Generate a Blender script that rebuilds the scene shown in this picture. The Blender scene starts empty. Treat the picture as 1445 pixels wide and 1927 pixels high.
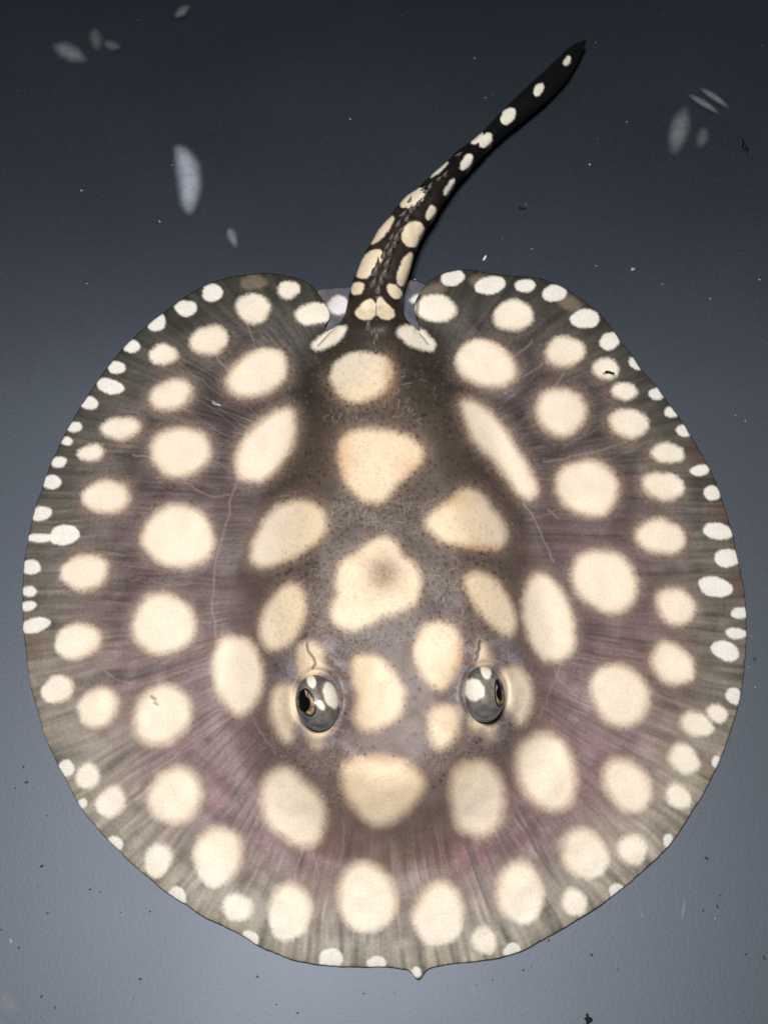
import bpy, math, random
import numpy as np
from mathutils import Vector

# ------------------------------------------------------------------ camera, world, lamp, exposure
scene = bpy.context.scene
COL = scene.collection
W_PX, H_PX = 1445.0, 1927.0
VFOV = math.radians(42.0)
TILT = math.radians(22.0)
DIST = 0.443
TARGET = np.array([0.0, 0.0, 0.010])
CAM = TARGET + DIST * np.array([0.0, -math.sin(TILT), math.cos(TILT)])

cam_data = bpy.data.cameras.new("camera")
cam = bpy.data.objects.new("camera", cam_data)
COL.objects.link(cam)
cam.location = CAM
cam.rotation_euler = (TILT, 0.0, 0.0)
cam_data.sensor_fit = 'VERTICAL'
cam_data.sensor_height = 24.0
cam_data.lens = 12.0 / math.tan(VFOV / 2)
cam_data.clip_start = 0.01
cam_data.clip_end = 20.0
scene.camera = cam

world = bpy.data.worlds.new("World")
scene.world = world
world.use_nodes = True
bg = world.node_tree.nodes["Background"]
bg.inputs[0].default_value = (0.62, 0.70, 0.85, 1)
bg.inputs[1].default_value = 0.014

lamp_data = bpy.data.lights.new("torch_lamp", 'AREA')
lamp_data.shape = 'DISK'
lamp_data.size = 0.20
lamp_data.energy = 9.5
lamp_data.color = (1.0, 0.98, 0.945)
lamp = bpy.data.objects.new("torch_lamp", lamp_data)
COL.objects.link(lamp)
lamp.location = (-0.06, -0.02, 0.82)
lamp.rotation_euler = (Vector((0.0, -0.02, 0.0)) - lamp.location).to_track_quat('-Z', 'Y').to_euler()

scene.view_settings.view_transform = 'Standard'
scene.view_settings.look = 'None'
scene.view_settings.exposure = 0.0
scene.view_settings.gamma = 1.0
scene.render.engine = 'CYCLES'

# ------------------------------------------------------------------ pixel -> place helpers
TAN = math.tan(VFOV / 2)
MM = 0.001

def rays(u, v):
    u = np.asarray(u, float); v = np.asarray(v, float)
    x = (u - W_PX / 2) / (H_PX / 2) * TAN
    y = -(v - H_PX / 2) / (H_PX / 2) * TAN
    c, s = math.cos(TILT), math.sin(TILT)
    return np.stack([x, y * c + s, y * s - c], -1)       # camera looks down -Z, tilted about X

def place(u, v, z):
    d = rays(u, v)
    t = (np.asarray(z, float) - CAM[2]) / d[..., 2]
    return CAM + d * t[..., None]

def floor_z(y):
    """the tub floor is level under the disc; behind it a made-up slope darkens the far floor, then levels out"""
    y = np.asarray(y, float)
    t = np.clip(y - 0.045, 0, None)
    return -np.where(t < 0.25, 1.2 * t * t, 0.075 + 0.6 * 0.08 * (1 - np.exp(-np.clip(t - 0.25, 0, None) / 0.08)))

def place_floor(u, v):
    z = np.zeros(np.shape(u))
    for _ in range(12):
        p = place(u, v, z); z = 0.5 * z + 0.5 * floor_z(p[..., 1])
    return place(u, v, z)

def project(P):
    q = np.asarray(P) - CAM
    c, s = math.cos(TILT), math.sin(TILT)
    xc = q[..., 0]; yc = q[..., 1] * c + q[..., 2] * s; zc = -q[..., 1] * s + q[..., 2] * c
    return (xc / -zc / TAN * H_PX / 2 + W_PX / 2, -(yc / -zc) / TAN * H_PX / 2 + H_PX / 2)

def lin(r, g, b):
    c = np.array([r, g, b], float) / 255.0
    return np.where(c <= 0.04045, c / 12.92, ((c + 0.055) / 1.055) ** 2.4)

def sstep(a, b, x):
    t = np.clip((x - a) / (b - a), 0, 1)
    return t * t * (3 - 2 * t)

def smooth_loop(pts, n=6, closed=True):
    p = np.array(pts, float)
    out = []
    N = len(p)
    for i in range(N if closed else N - 1):
        if closed:
            p0, p1, p2, p3 = p[i - 1], p[i], p[(i + 1) % N], p[(i + 2) % N]
        else:
            p0, p1, p2, p3 = p[max(i - 1, 0)], p[i], p[i + 1], p[min(i + 2, N - 1)]
        for k in range(n):
            t = k / n
            out.append(0.5 * ((2 * p1) + (-p0 + p2) * t + (2 * p0 - 5 * p1 + 4 * p2 - p3) * t * t
                              + (-p0 + 3 * p1 - 3 * p2 + p3) * t ** 3))
    if not closed:
        out.append(p[-1])
    return np.array(out)

# canvas of one sample per photo pixel, used only to lay out height and colour of the ray's skin, painted shade included
CW, CH = 1445, 1927
YY, XX = np.mgrid[0:CH, 0:CW].astype(np.float32)

def vnoise(x, y, scale, seed):
    g = np.random.RandomState(seed).rand(256, 256).astype(np.float32)
    x = x / scale; y = y / scale
    xi = np.floor(x).astype(np.int32); yi = np.floor(y).astype(np.int32)
    fx = x - xi; fy = y - yi
    fx = fx * fx * (3 - 2 * fx); fy = fy * fy * (3 - 2 * fy)
    a = g[yi & 255, xi & 255]; b = g[yi & 255, (xi + 1) & 255]
    c = g[(yi + 1) & 255, xi & 255]; d = g[(yi + 1) & 255, (xi + 1) & 255]
    return (a + (b - a) * fx) * (1 - fy) + (c + (d - c) * fx) * fy - 0.5

def seg_dist(px, py, a, b):
    ab = b - a
    L = max(float(ab @ ab), 1e-9)
    t = np.clip(((px - a[0]) * ab[0] + (py - a[1]) * ab[1]) / L, 0, 1)
    return np.hypot(px - a[0] - t * ab[0], py - a[1] - t * ab[1]), t

def fill(loop, x0, y0, w, h):
    """even-odd polygon fill at the integer pixels of a window"""
    m = np.zeros((h, w), bool)
    n = len(loop)
    xs = np.arange(x0, x0 + w)
    cr = [[] for _ in range(h)]
    for i in range(n):
        (ax, ay), (bx, by) = loop[i], loop[(i + 1) % n]
        if ay == by: continue
        if ay > by: ax, ay, bx, by = bx, by, ax, ay
        for y in range(max(int(math.ceil(ay)), y0), min(int(math.ceil(by)), y0 + h)):
            cr[y - y0].append(ax + (y - ay) / (by - ay) * (bx - ax))
    for j, c in enumerate(cr):
        c.sort()
        for k in range(0, len(c) - 1, 2):
            m[j] |= (xs >= c[k]) & (xs < c[k + 1])
    return m

def sdf_window(loop, pad):
    """signed distance (inside positive) in a window round a loop: x0, y0, array"""
    x0 = max(int(loop[:, 0].min()) - pad, 0); x1 = min(int(loop[:, 0].max()) + pad + 1, CW)
    y0 = max(int(loop[:, 1].min()) - pad, 0); y1 = min(int(loop[:, 1].max()) + pad + 1, CH)
    yy, xx = np.mgrid[y0:y1, x0:x1].astype(np.float32)
    d = np.full(xx.shape, 1e6, np.float32)
    for i in range(len(loop)):
        d = np.minimum(d, seg_dist(xx, yy, loop[i], loop[(i + 1) % len(loop)])[0])
    m = fill(loop, x0, y0, x1 - x0, y1 - y0)
    return x0, y0, np.where(m, d, -d)

def bilinear_up(coarse, step):
    gx = XX / step; gy = YY / step
    xi = np.clip(gx.astype(int), 0, coarse.shape[1] - 2); yi = np.clip(gy.astype(int), 0, coarse.shape[0] - 2)
    fx = gx - xi; fy = gy - yi
    return ((coarse[yi, xi] * (1 - fx) + coarse[yi, xi + 1] * fx) * (1 - fy)
            + (coarse[yi + 1, xi] * (1 - fx) + coarse[yi + 1, xi + 1] * fx) * fy)

def sdf_full(loop, near=26):
    step = 8
    gx = np.arange(0, CW + 2 * step, step, dtype=np.float32); gy = np.arange(0, CH + 2 * step, step, dtype=np.float32)
    cx, cy = np.meshgrid(gx, gy)
    d = np.full(cx.shape, 1e6, np.float32)
    for i in range(len(loop)):
        d = np.minimum(d, seg_dist(cx, cy, loop[i], loop[(i + 1) % len(loop)])[0])
    D = bilinear_up(d, step).astype(np.float32)
    E = np.full((CH, CW), 1e6, np.float32)
    for i in range(len(loop)):
        a, b = loop[i], loop[(i + 1) % len(loop)]
        xa = max(int(min(a[0], b[0])) - near, 0); xb = min(int(max(a[0], b[0])) + near + 1, CW)
        ya = max(int(min(a[1], b[1])) - near, 0); yb = min(int(max(a[1], b[1])) + near + 1, CH)
        if xa >= xb or ya >= yb: continue
        dd = seg_dist(XX[ya:yb, xa:xb], YY[ya:yb, xa:xb], a, b)[0]
        E[ya:yb, xa:xb] = np.minimum(E[ya:yb, xa:xb], dd)
    D = np.where(E < near - 6, E, D)
    return np.where(fill(loop, 0, 0, CW, CH), D, -D)

# ------------------------------------------------------------------ materials
def new_mat(name):
    m = bpy.data.materials.new(name)
    m.use_nodes = True
    nt = m.node_tree
    return m, nt, nt.nodes["Principled BSDF"]

def floor_material():
    m, nt, b = new_mat("tub_plastic")
    N, L = nt.nodes, nt.links
    tc = N.new("ShaderNodeTexCoord")
    n1 = N.new("ShaderNodeTexNoise"); n1.inputs["Scale"].default_value = 9; n1.inputs["Detail"].default_value = 5
    n2 = N.new("ShaderNodeTexNoise"); n2.inputs["Scale"].default_value = 900; n2.inputs["Detail"].default_value = 3
    L.new(tc.outputs["Object"], n1.inputs["Vector"]); L.new(tc.outputs["Object"], n2.inputs["Vector"])
    r = N.new("ShaderNodeValToRGB")
    r.color_ramp.elements[0].position = 0.3; r.color_ramp.elements[0].color = (0.0160, 0.0200, 0.0275, 1)
    r.color_ramp.elements[1].position = 0.72; r.color_ramp.elements[1].color = (0.019, 0.0240, 0.033, 1)
    L.new(n1.outputs["Fac"], r.inputs[0])
    mx = N.new("ShaderNodeMix"); mx.data_type = 'RGBA'; mx.blend_type = 'MULTIPLY'
    mx.inputs["Factor"].default_value = 1.0
    r2 = N.new("ShaderNodeValToRGB")
    r2.color_ramp.elements[0].position = 0.25; r2.color_ramp.elements[0].color = (0.72, 0.72, 0.72, 1)
    r2.color_ramp.elements[1].position = 0.75; r2.color_ramp.elements[1].color = (1.2, 1.2, 1.2, 1)
    L.new(n2.outputs["Fac"], r2.inputs[0])
    L.new(r.outputs[0], mx.inputs["A"]); L.new(r2.outputs[0], mx.inputs["B"])
    L.new(mx.outputs["Result"], b.inputs["Base Color"])
    mr = N.new('ShaderNodeMapRange'); mr.inputs['From Min'].default_value = 0.3; mr.inputs['From Max'].default_value = 0.7
    mr.inputs['To Min'].default_value = 0.495; mr.inputs['To Max'].default_value = 0.54
    L.new(n1.outputs['Fac'], mr.inputs['Value']); L.new(mr.outputs[0], b.inputs['Roughness'])
    b.inputs["IOR"].default_value = 1.5
    b.inputs["Specular IOR Level"].default_value = 1.0
    b.inputs["Specular Tint"].default_value = (0.74, 0.83, 1.0, 1)
    bp = N.new("ShaderNodeBump"); bp.inputs["Strength"].default_value = 0.10; bp.inputs["Distance"].default_value = 0.0003
    L.new(n2.outputs["Fac"], bp.inputs["Height"]); L.new(bp.outputs[0], b.inputs["Normal"])
    return m

def skin_material(name, rough=0.52, spec=0.45, fine=True):
    m, nt, b = new_mat(name)
    N, L = nt.nodes, nt.links
    at = N.new("ShaderNodeAttribute"); at.attribute_name = "surface_color"
    tc = N.new("ShaderNodeTexCoord")
    n = N.new("ShaderNodeTexNoise"); n.inputs["Scale"].default_value = 1500; n.inputs["Detail"].default_value = 3
    L.new(tc.outputs["Object"], n.inputs["Vector"])
    r = N.new("ShaderNodeValToRGB")
    r.color_ramp.elements[0].position = 0.28; r.color_ramp.elements[0].color = (0.80, 0.79, 0.78, 1)
    r.color_ramp.elements[1].position = 0.72; r.color_ramp.elements[1].color = (1.12, 1.12, 1.12, 1)
    L.new(n.outputs["Fac"], r.inputs[0])
    mx = N.new("ShaderNodeMix"); mx.data_type = 'RGBA'; mx.blend_type = 'MULTIPLY'
    mx.inputs["Factor"].default_value = 0.55
    L.new(at.outputs["Color"], mx.inputs["A"]); L.new(r.outputs[0], mx.inputs["B"])
    L.new(mx.outputs["Result"], b.inputs["Base Color"])
    b.inputs["Roughness"].default_value = rough
    b.inputs["Specular IOR Level"].default_value = spec
    n3 = N.new("ShaderNodeTexNoise"); n3.inputs["Scale"].default_value = 700; n3.inputs["Detail"].default_value = 4
    L.new(tc.outputs["Object"], n3.inputs["Vector"])
    bp = N.new("ShaderNodeBump"); bp.inputs["Strength"].default_value = 0.35; bp.inputs["Distance"].default_value = 0.0003
    L.new(n3.outputs["Fac"], bp.inputs["Height"]); L.new(bp.outputs[0], b.inputs["Normal"])
    return m

def plain_material(name, col, rough=0.5, spec=0.5, coat=0.0, noise=0.25, scale=900):
    m, nt, b = new_mat(name)
    N, L = nt.nodes, nt.links
    tc = N.new("ShaderNodeTexCoord")
    n = N.new("ShaderNodeTexNoise"); n.inputs["Scale"].default_value = scale; n.inputs["Detail"].default_value = 3
    L.new(tc.outputs["Object"], n.inputs["Vector"])
    r = N.new("ShaderNodeValToRGB")
    r.color_ramp.elements[0].position = 0.3; r.color_ramp.elements[1].position = 0.7
    r.color_ramp.elements[0].color = tuple(c * (1 - noise) for c in col) + (1,)
    r.color_ramp.elements[1].color = tuple(min(c * (1 + noise), 1) for c in col) + (1,)
    L.new(n.outputs["Fac"], r.inputs[0]); L.new(r.outputs[0], b.inputs["Base Color"])
    b.inputs["Roughness"].default_value = rough
    b.inputs["Specular IOR Level"].default_value = spec
    b.inputs["Coat Weight"].default_value = coat
    b.inputs["Coat Roughness"].default_value = 0.06
    return m

def wisp_material(name, col, strength):
    """soft pale wisp: fades out towards its own rim (attribute 'thickness_weight')"""
    m, nt, b = new_mat(name)
    N, L = nt.nodes, nt.links
    at = N.new("ShaderNodeAttribute"); at.attribute_name = "thickness_weight"
    tc = N.new("ShaderNodeTexCoord")
    n = N.new("ShaderNodeTexNoise"); n.inputs["Scale"].default_value = 320; n.inputs["Detail"].default_value = 5
    L.new(tc.outputs["Object"], n.inputs["Vector"])
    mul = N.new("ShaderNodeMath"); mul.operation = 'MULTIPLY'
    mr = N.new("ShaderNodeMapRange"); mr.inputs["From Min"].default_value = 0.25; mr.inputs["From Max"].default_value = 0.75
    mr.inputs["To Min"].default_value = 0.55 * strength; mr.inputs["To Max"].default_value = 1.1 * strength
    L.new(n.outputs["Fac"], mr.inputs["Value"])
    L.new(at.outputs["Fac"], mul.inputs[0]); L.new(mr.outputs[0], mul.inputs[1])
    L.new(mul.outputs[0], b.inputs["Alpha"])
    b.inputs["Base Color"].default_value = tuple(col) + (1,)
    b.inputs["Roughness"].default_value = 0.8
    b.inputs["Specular IOR Level"].default_value = 0.1
    return m

# ------------------------------------------------------------------ mesh helpers
def mesh_from_arrays(name, verts, quads=None, tris=None, smooth=True):
    me = bpy.data.meshes.new(name)
    me.vertices.add(len(verts))
    me.vertices.foreach_set("co", np.asarray(verts, np.float32).ravel())
    nq = 0 if quads is None else len(quads)
    nt_ = 0 if tris is None else len(tris)
    loops = []; starts = []; tot = []
    if nq:
        loops.append(np.asarray(quads, np.int32).ravel()); starts.append(np.arange(nq) * 4); tot.append(np.full(nq, 4))
    if nt_:
        loops.append(np.asarray(tris, np.int32).ravel()); starts.append(nq * 4 + np.arange(nt_) * 3); tot.append(np.full(nt_, 3))
    loops = np.concatenate(loops)
    me.loops.add(len(loops)); me.loops.foreach_set("vertex_index", loops)
    me.polygons.add(nq + nt_)
    me.polygons.foreach_set("loop_start", np.concatenate(starts).astype(np.int32))
    me.update(calc_edges=True)
    me.validate()
    me.polygons.foreach_set("use_smooth", np.full(len(me.polygons), smooth))
    return me

def add_colors(me, rgb, attr="surface_color"):
    a = me.attributes.new(attr, 'FLOAT_COLOR', 'POINT')
    buf = np.ones((len(me.vertices), 4), np.float32); buf[:, :3] = rgb
    a.data.foreach_set("color", buf.ravel())

def add_float(me, val, attr):
    a = me.attributes.new(attr, 'FLOAT', 'POINT')
    a.data.foreach_set("value", np.asarray(val, np.float32))

def link(name, me, mat, parent=None, origin=None):
    """one mesh object; world-space vertices are moved so the origin sits at the thing's base"""
    if origin is not None:
        co = np.empty(len(me.vertices) * 3, np.float32); me.vertices.foreach_get("co", co)
        co = co.reshape(-1, 3) - np.asarray(origin, np.float32)
        me.vertices.foreach_set("co", co.ravel())
    o = bpy.data.objects.new(name, me)
    me.materials.append(mat)
    COL.objects.link(o)
    if origin is not None: o.location = origin
    if parent is not None:
        o.parent = parent
        if origin is not None: o.location = np.asarray(origin) - np.array(parent.location)
    return o

def tag(o, label=None, cat=None, group=None, kind=None):
    if label: o["label"] = label
    if cat: o["category"] = cat
    if group: o["group"] = group
    if kind: o["kind"] = kind
    return o

# ------------------------------------------------------------------ the setting: tub floor
def build_floor():
    n = 180
    g = np.linspace(-0.7, 0.7, n)
    x, y = np.meshgrid(g, g + 0.1)
    v = np.stack([x, y, floor_z(y)], -1).reshape(-1, 3)
    i = np.arange(n - 1)
    a = (i[:, None] * n + i[None, :]).ravel()
    q = np.stack([a, a + 1, a + n + 1, a + n], -1)
    o = link("tub_floor", mesh_from_arrays("tub_floor", v, q), floor_material())
    tag(o, "smooth blue grey plastic floor of the tub under the stingray", "tub floor", kind="structure")
build_floor()

# ------------------------------------------------------------------ the stingray: outline
OUT = [(46,1061),(62,974),(79,920),(98,868),(116,831),(129,804),(154,762),(183,719),(203,690),(233,654),(274,615),
 (328,573),(382,538),(436,521),(498,514),(552,521),(572,528),(588,539),(602,556),(613,572),(620,587),(620,600),(615,612),(612,620),
 (622,619),(636,611),(646,598),(652,577),(657,553),(664,526),(672,508),(684,480),(697,458),(712,432),(732,408),(743,393),
 (760,372),(786,353),(809,331),(842,302),(859,285),(884,267),(913,242),(942,210),(975,179),(1017,139),(1050,108),(1071,89),
 (1101,75),(1096,96),(1077,132),(1066,149),(1038,179),(1009,204),(959,241),(925,270),(901,297),(876,322),(857,345),(835,378),
 (817,407),(801,430),(788,457),(779,482),(771,511),(761,540),(758,562),(759,587),(765,601),(778,613),(790,622),
 (789,612),(785,600),(780,587),(780,572),(786,557),(797,541),(812,526),(831,516),(853,510),(875,507),(903,510),(953,518),(1010,522),
 (1036,531),(1062,542),(1094,564),(1126,588),(1148,614),(1167,641),(1190,670),(1206,694),(1233,725),(1249,748),(1274,781),(1299,820),
 (1315,846),(1330,873),(1350,916),(1365,962),(1376,999),(1388,1052),(1398,1099),(1403,1145),(1404,1200),(1400,1256),(1393,1305),
 (1386,1338),(1373,1379),(1352,1435),(1323,1494),(1299,1532),(1268,1580),(1245,1606),(1222,1628),(1173,1671),(1134,1700),(1096,1725),
 (1062,1746),(1023,1768),(984,1789),(950,1800),(916,1807),(880,1811),(844,1815),(818,1820),(805,1825),(798,1832),(793,1840),(787,1843),(780,1839),
 (773,1830),(764,1825),(745,1822),(723,1820),(690,1820),(644,1819),(598,1815),(548,1805),(486,1780),(457,1761),(416,1740),(382,1724),(349,1701),
 (316,1682),(279,1651),(250,1626),(227,1604),(202,1579),(175,1549),(150,1516),(123,1464),(110,1440),(87,1391),(69,1332),(58,1291),
 (50,1233),(44,1183),(43,1133),(44,1090)]
outline = smooth_loop(OUT, 4)
SDF = sdf_full(outline)
SDF = SDF + (1.5 * vnoise(XX, YY, 16, 91) + 1.0 * vnoise(XX, YY, 7, 92)) * np.where(YY > 640, 1.0, 0.6) * (np.abs(SDF) < 40)

# tail axis
AXIS = np.array([(705,680),(706,620),(708,575),(714,530),(729,478),(752,428),(782,383),(812,350),(850,315),(893,273),(936,236),
                 (985,190),(1030,150),(1066,112),(1101,75)], float)
axis = smooth_loop(AXIS, 4, closed=False)
DAX = np.full((CH, CW), 1e6, np.float32); SAX = np.zeros((CH, CW), np.float32)
for i in range(len(axis) - 1):
    xa, xb, ya, yb = 480, 1200, 30, 760
    d, t = seg_dist(XX[ya:yb, xa:xb], YY[ya:yb, xa:xb], axis[i], axis[i + 1])
    up = d < DAX[ya:yb, xa:xb]
    DAX[ya:yb, xa:xb] = np.where(up, d, DAX[ya:yb, xa:xb])
    SAX[ya:yb, xa:xb] = np.where(up, (i + t) / (len(axis) - 1), SAX[ya:yb, xa:xb])

# ------------------------------------------------------------------ the stingray: height of the skin above the floor, mm
CORE = [(690,600),(668,620),(632,655),(596,720),(572,800),(548,900),(515,1030),(496,1150),(496,1270),(510,1380),(562,1470),(640,1540),(720,1566),
        (800,1552),(888,1485),(950,1400),(976,1290),(972,1160),(956,1050),(926,930),(886,810),(838,715),(795,655),(762,622),(735,600)]
CSDF = sdf_full(smooth_loop(CORE, 4), near=20)
EYES = {"left": (597, 1315), "right": (913, 1300)}

def gauss(cx, cy, sx, sy=None):
    sy = sy or sx
    return np.exp(-0.5 * (((XX - cx) / sx) ** 2 + ((YY - cy) / sy) ** 2))

rear = sstep(760, 560, YY)
zedge = 1.3 + 2.2 * rear * sstep(220, 60, np.abs(XX - 705)) + 0.5 * rear + 0.9 * vnoise(XX, YY, 120, 3) * sstep(80, 0, SDF)
fin = 6.5 * sstep(0, 420, SDF) + 1.5 * (1 - np.exp(-np.clip(SDF, 0, None) / 22.0))
core = 15.5 * sstep(-np.interp(YY, [900, 1350], [50, 85]), np.interp(YY, [900, 1350], [85, 125]), CSDF) * (0.62 + 0.38 * sstep(600, 800, YY))
zt = zedge + fin + core
zt += 3.0 * gauss(715, 1090, 130, 150) + 1.6 * gauss(712, 870, 90, 110)
zt -= 1.3 * gauss(745, 1330, 55, 80)
zt += 1.2 * gauss(720, 1480, 60, 45)
for k in EYES:
    ex, ey = EYES[k]
    zt += 3.6 * gauss(ex, ey - 8, 48, 70)
    med = 1 if k == 'left' else -1
    zt += 2.6 * gauss(ex + med * 50, ey + 4, 20, 42)
    re_ = np.hypot((XX - ex) / 44.0, (YY - ey - 2) / 56.0)
    zt += 0.7 * np.exp(-((re_ - 1.25) / 0.22) ** 2) * (1 + 1.6 * vnoise(XX, YY, 22, 9)) - 0.8 * np.exp(-((re_ - 0.97) / 0.09) ** 2)
zt += 0.7 * vnoise(XX, YY, 60, 5) * sstep(20, 90, SDF) + 0.45 * vnoise(XX, YY, 26, 6) * sstep(10, 60, SDF)
# tail tube
wt = sstep(640, 566, YY) * sstep(82, 70, DAX)
thick = np.interp(SAX, [0, 0.12, 0.25, 0.45, 0.62, 0.75, 0.9, 1.0], [10.5, 9.0, 8.0, 5.5, 3.8, 3.6, 3.0, 1.0])
zax = np.interp(SAX, [0, 0.12, 0.3, 0.5, 0.75, 1.0], [11.5, 11.0, 11.5, 10.0, 7.0, 3.0])
axis_floor = np.array([float(place_floor(np.array(p[0]), np.array(p[1]))[2]) for p in axis]) / MM
zax = zax + 0.85 * np.interp(SAX, np.linspace(0, 1, len(axis)), axis_floor)      # the tail follows the made-up floor slope
q = np.clip(DAX / np.maximum(DAX + np.maximum(SDF, 0), 1e-3), 0, 1)
tube = np.sqrt(np.clip(1 - q * q, 0, 1))
ridge = 0.8 * np.exp(-(DAX / 9.0) ** 2) * sstep(0.75, 0.45, SAX)
zt = zt * (1 - wt) + (zax + thick * tube + ridge + 0.5 * vnoise(XX, YY, 11, 8) * tube) * wt
zb = 0.4 + 0 * zt
zb = np.maximum(zb, zt - 0.35 - 0.25 * np.clip(SDF, 0, None))
zb = zb * (1 - wt) + (zax - thick * tube * 0.9) * wt

# ------------------------------------------------------------------ the stingray: skin colour with painted light and shade
# spots: (cx, cy, a, b, angle)  angle in degrees of the a axis, y down
E_INNER = [(485,702,61,40,-25),(395,640,35,27,-8),(307,667,26,19,0),(322,743,40,27,-15),(227,806,37,20,-5),(172,852,24,15,-8),
 (340,850,57,46,-12),(200,935,43,31,-8),(336,1010,69,57,0),(160,1077,44,33,-18),(308,1175,61,55,-10),(146,1206,42,33,-18),
 (108,1297,30,25,-30),(185,1331,41,32,-45),(305,1346,59,50,-45),(448,1268,76,45,82),(209,1510,29,26,-50),(165,1461,23,21,-60),
 (330,1498,55,46,-45),(298,1620,31,24,-75),(410,1612,56,44,-70),(446,1708,27,26,0),(545,1717,52,41,-85),(690,1690,66,54,88),
 (825,1722,61,45,90),(979,1681,60,42,82),(911,1770,26,23,80),(1081,1698,26,23,70),(1100,1607,50,39,60),(1190,1599,29,25,70),
 (1028,1452,75,52,76),(1180,1478,52,40,55),(1287,1428,32,24,45),(1277,1500,25,20,40),(1166,1308,60,52,45),(1310,1363,31,22,25),
 (1349,1343,21,16,30),(1265,1249,45,34,40),(1270,1141,38,32,45),(1031,1165,84,46,79),(1138,1093,65,55,45),(1243,1010,46,33,10),
 (1105,918,58,53,30),(1247,914,39,26,8),(1256,853,31,18,5),(1184,796,37,26,5),(1055,775,48,43,20),(1140,694,24,20,0),
 (1174,736,24,16,0),(1062,662,36,29,0),(914,685,58,43,25),(965,594,38,28,0),(820,580,40,24,5),(477,580,33,27,5),(543,545,20,16,0),
 (590,591,34,20,-8),(533,1162,66,37,-70),(680,708,58,48,-20),(620,636,36,14,-32),(783,636,40,18,25)]
E_RIM = [(400,551,19,17,0),(350,580,20,15,10),(295,607,19,15,-30),(248,652,15,12,0),(220,692,16,12,0),(208,727,26,14,12),(168,758,17,12,0),
 (140,804,15,10,-10),(126,830,11,8,0),(111,869,15,10,0),(97,907,19,13,0),(78,966,20,13,-8),(74,1012,24,8,0),(122,1007,29,18,-10),
 (58,1067,19,14,0),(55,1113,15,10,0),(53,1140,15,9,-8),(67,1177,27,14,-12),(126,1446,15,15,40),(155,1513,9,11,40),(215,1590,16,17,40),
 (333,1688,18,18,40),(472,1766,16,14,30),(622,1806,23,21,0),(709,1813,18,15,0),(963,1788,17,13,-20),(783,1829,9,10,0),(1160,1677,15,14,-40),
 (1257,1583,10,13,0),(1347,1434,9,12,0),(1380,1310,17,14,45),(1364,1225,28,17,25),(1385,1192,21,10,5),(1392,1154,17,11,5),(1345,1105,33,18,12),
 (1368,1050,26,17,5),(1349,1000,27,16,8),(1339,928,16,14,0),(1316,885,18,10,-10),(1286,810,15,12,10),(1264,776,15,10,0),(1236,740,17,11,-15),
 (1195,684,10,14,-40),(1147,642,21,15,-30),(1100,600,27,18,-5),(1042,552,22,16,-8),(988,538,19,12,0),(922,537,28,17,-10),(851,522,22,16,-5)]
E_TAIL = [(672,543,14,11,-30),(742,548,16,11,40),(763,508,32,13,-72),(778,441,26,21,-75),(719,434,34,9,-52),(777,373,27,14,-35),(811,401,14,9,-65),
 (845,353,18,6,-58),(826,319,22,5,-42),(878,305,18,9,-60),(897,260,14,7,-45),(914,264,16,10,-55),(956,218,17,12,-55),(1013,168,13,8,-60),(1067,114,10,6,-60)]
E_FAINT = [(477,532,25,14,0),(897,528,13,10,0),(1070,570,24,13,25),(62,1275,9,11,0),(812,548,28,12,-15)]
P_TAIL = [[(669,590),(673,580),(686,567),(699,563),(707,570),(715,558),(727,570),(741,584),(741,597),(729,602),(715,599),(708,593),(695,602),(678,600)],
 [(670,519),(676,500),(686,481),(703,470),(716,470),(719,490),(705,508),(689,523)]]
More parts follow.
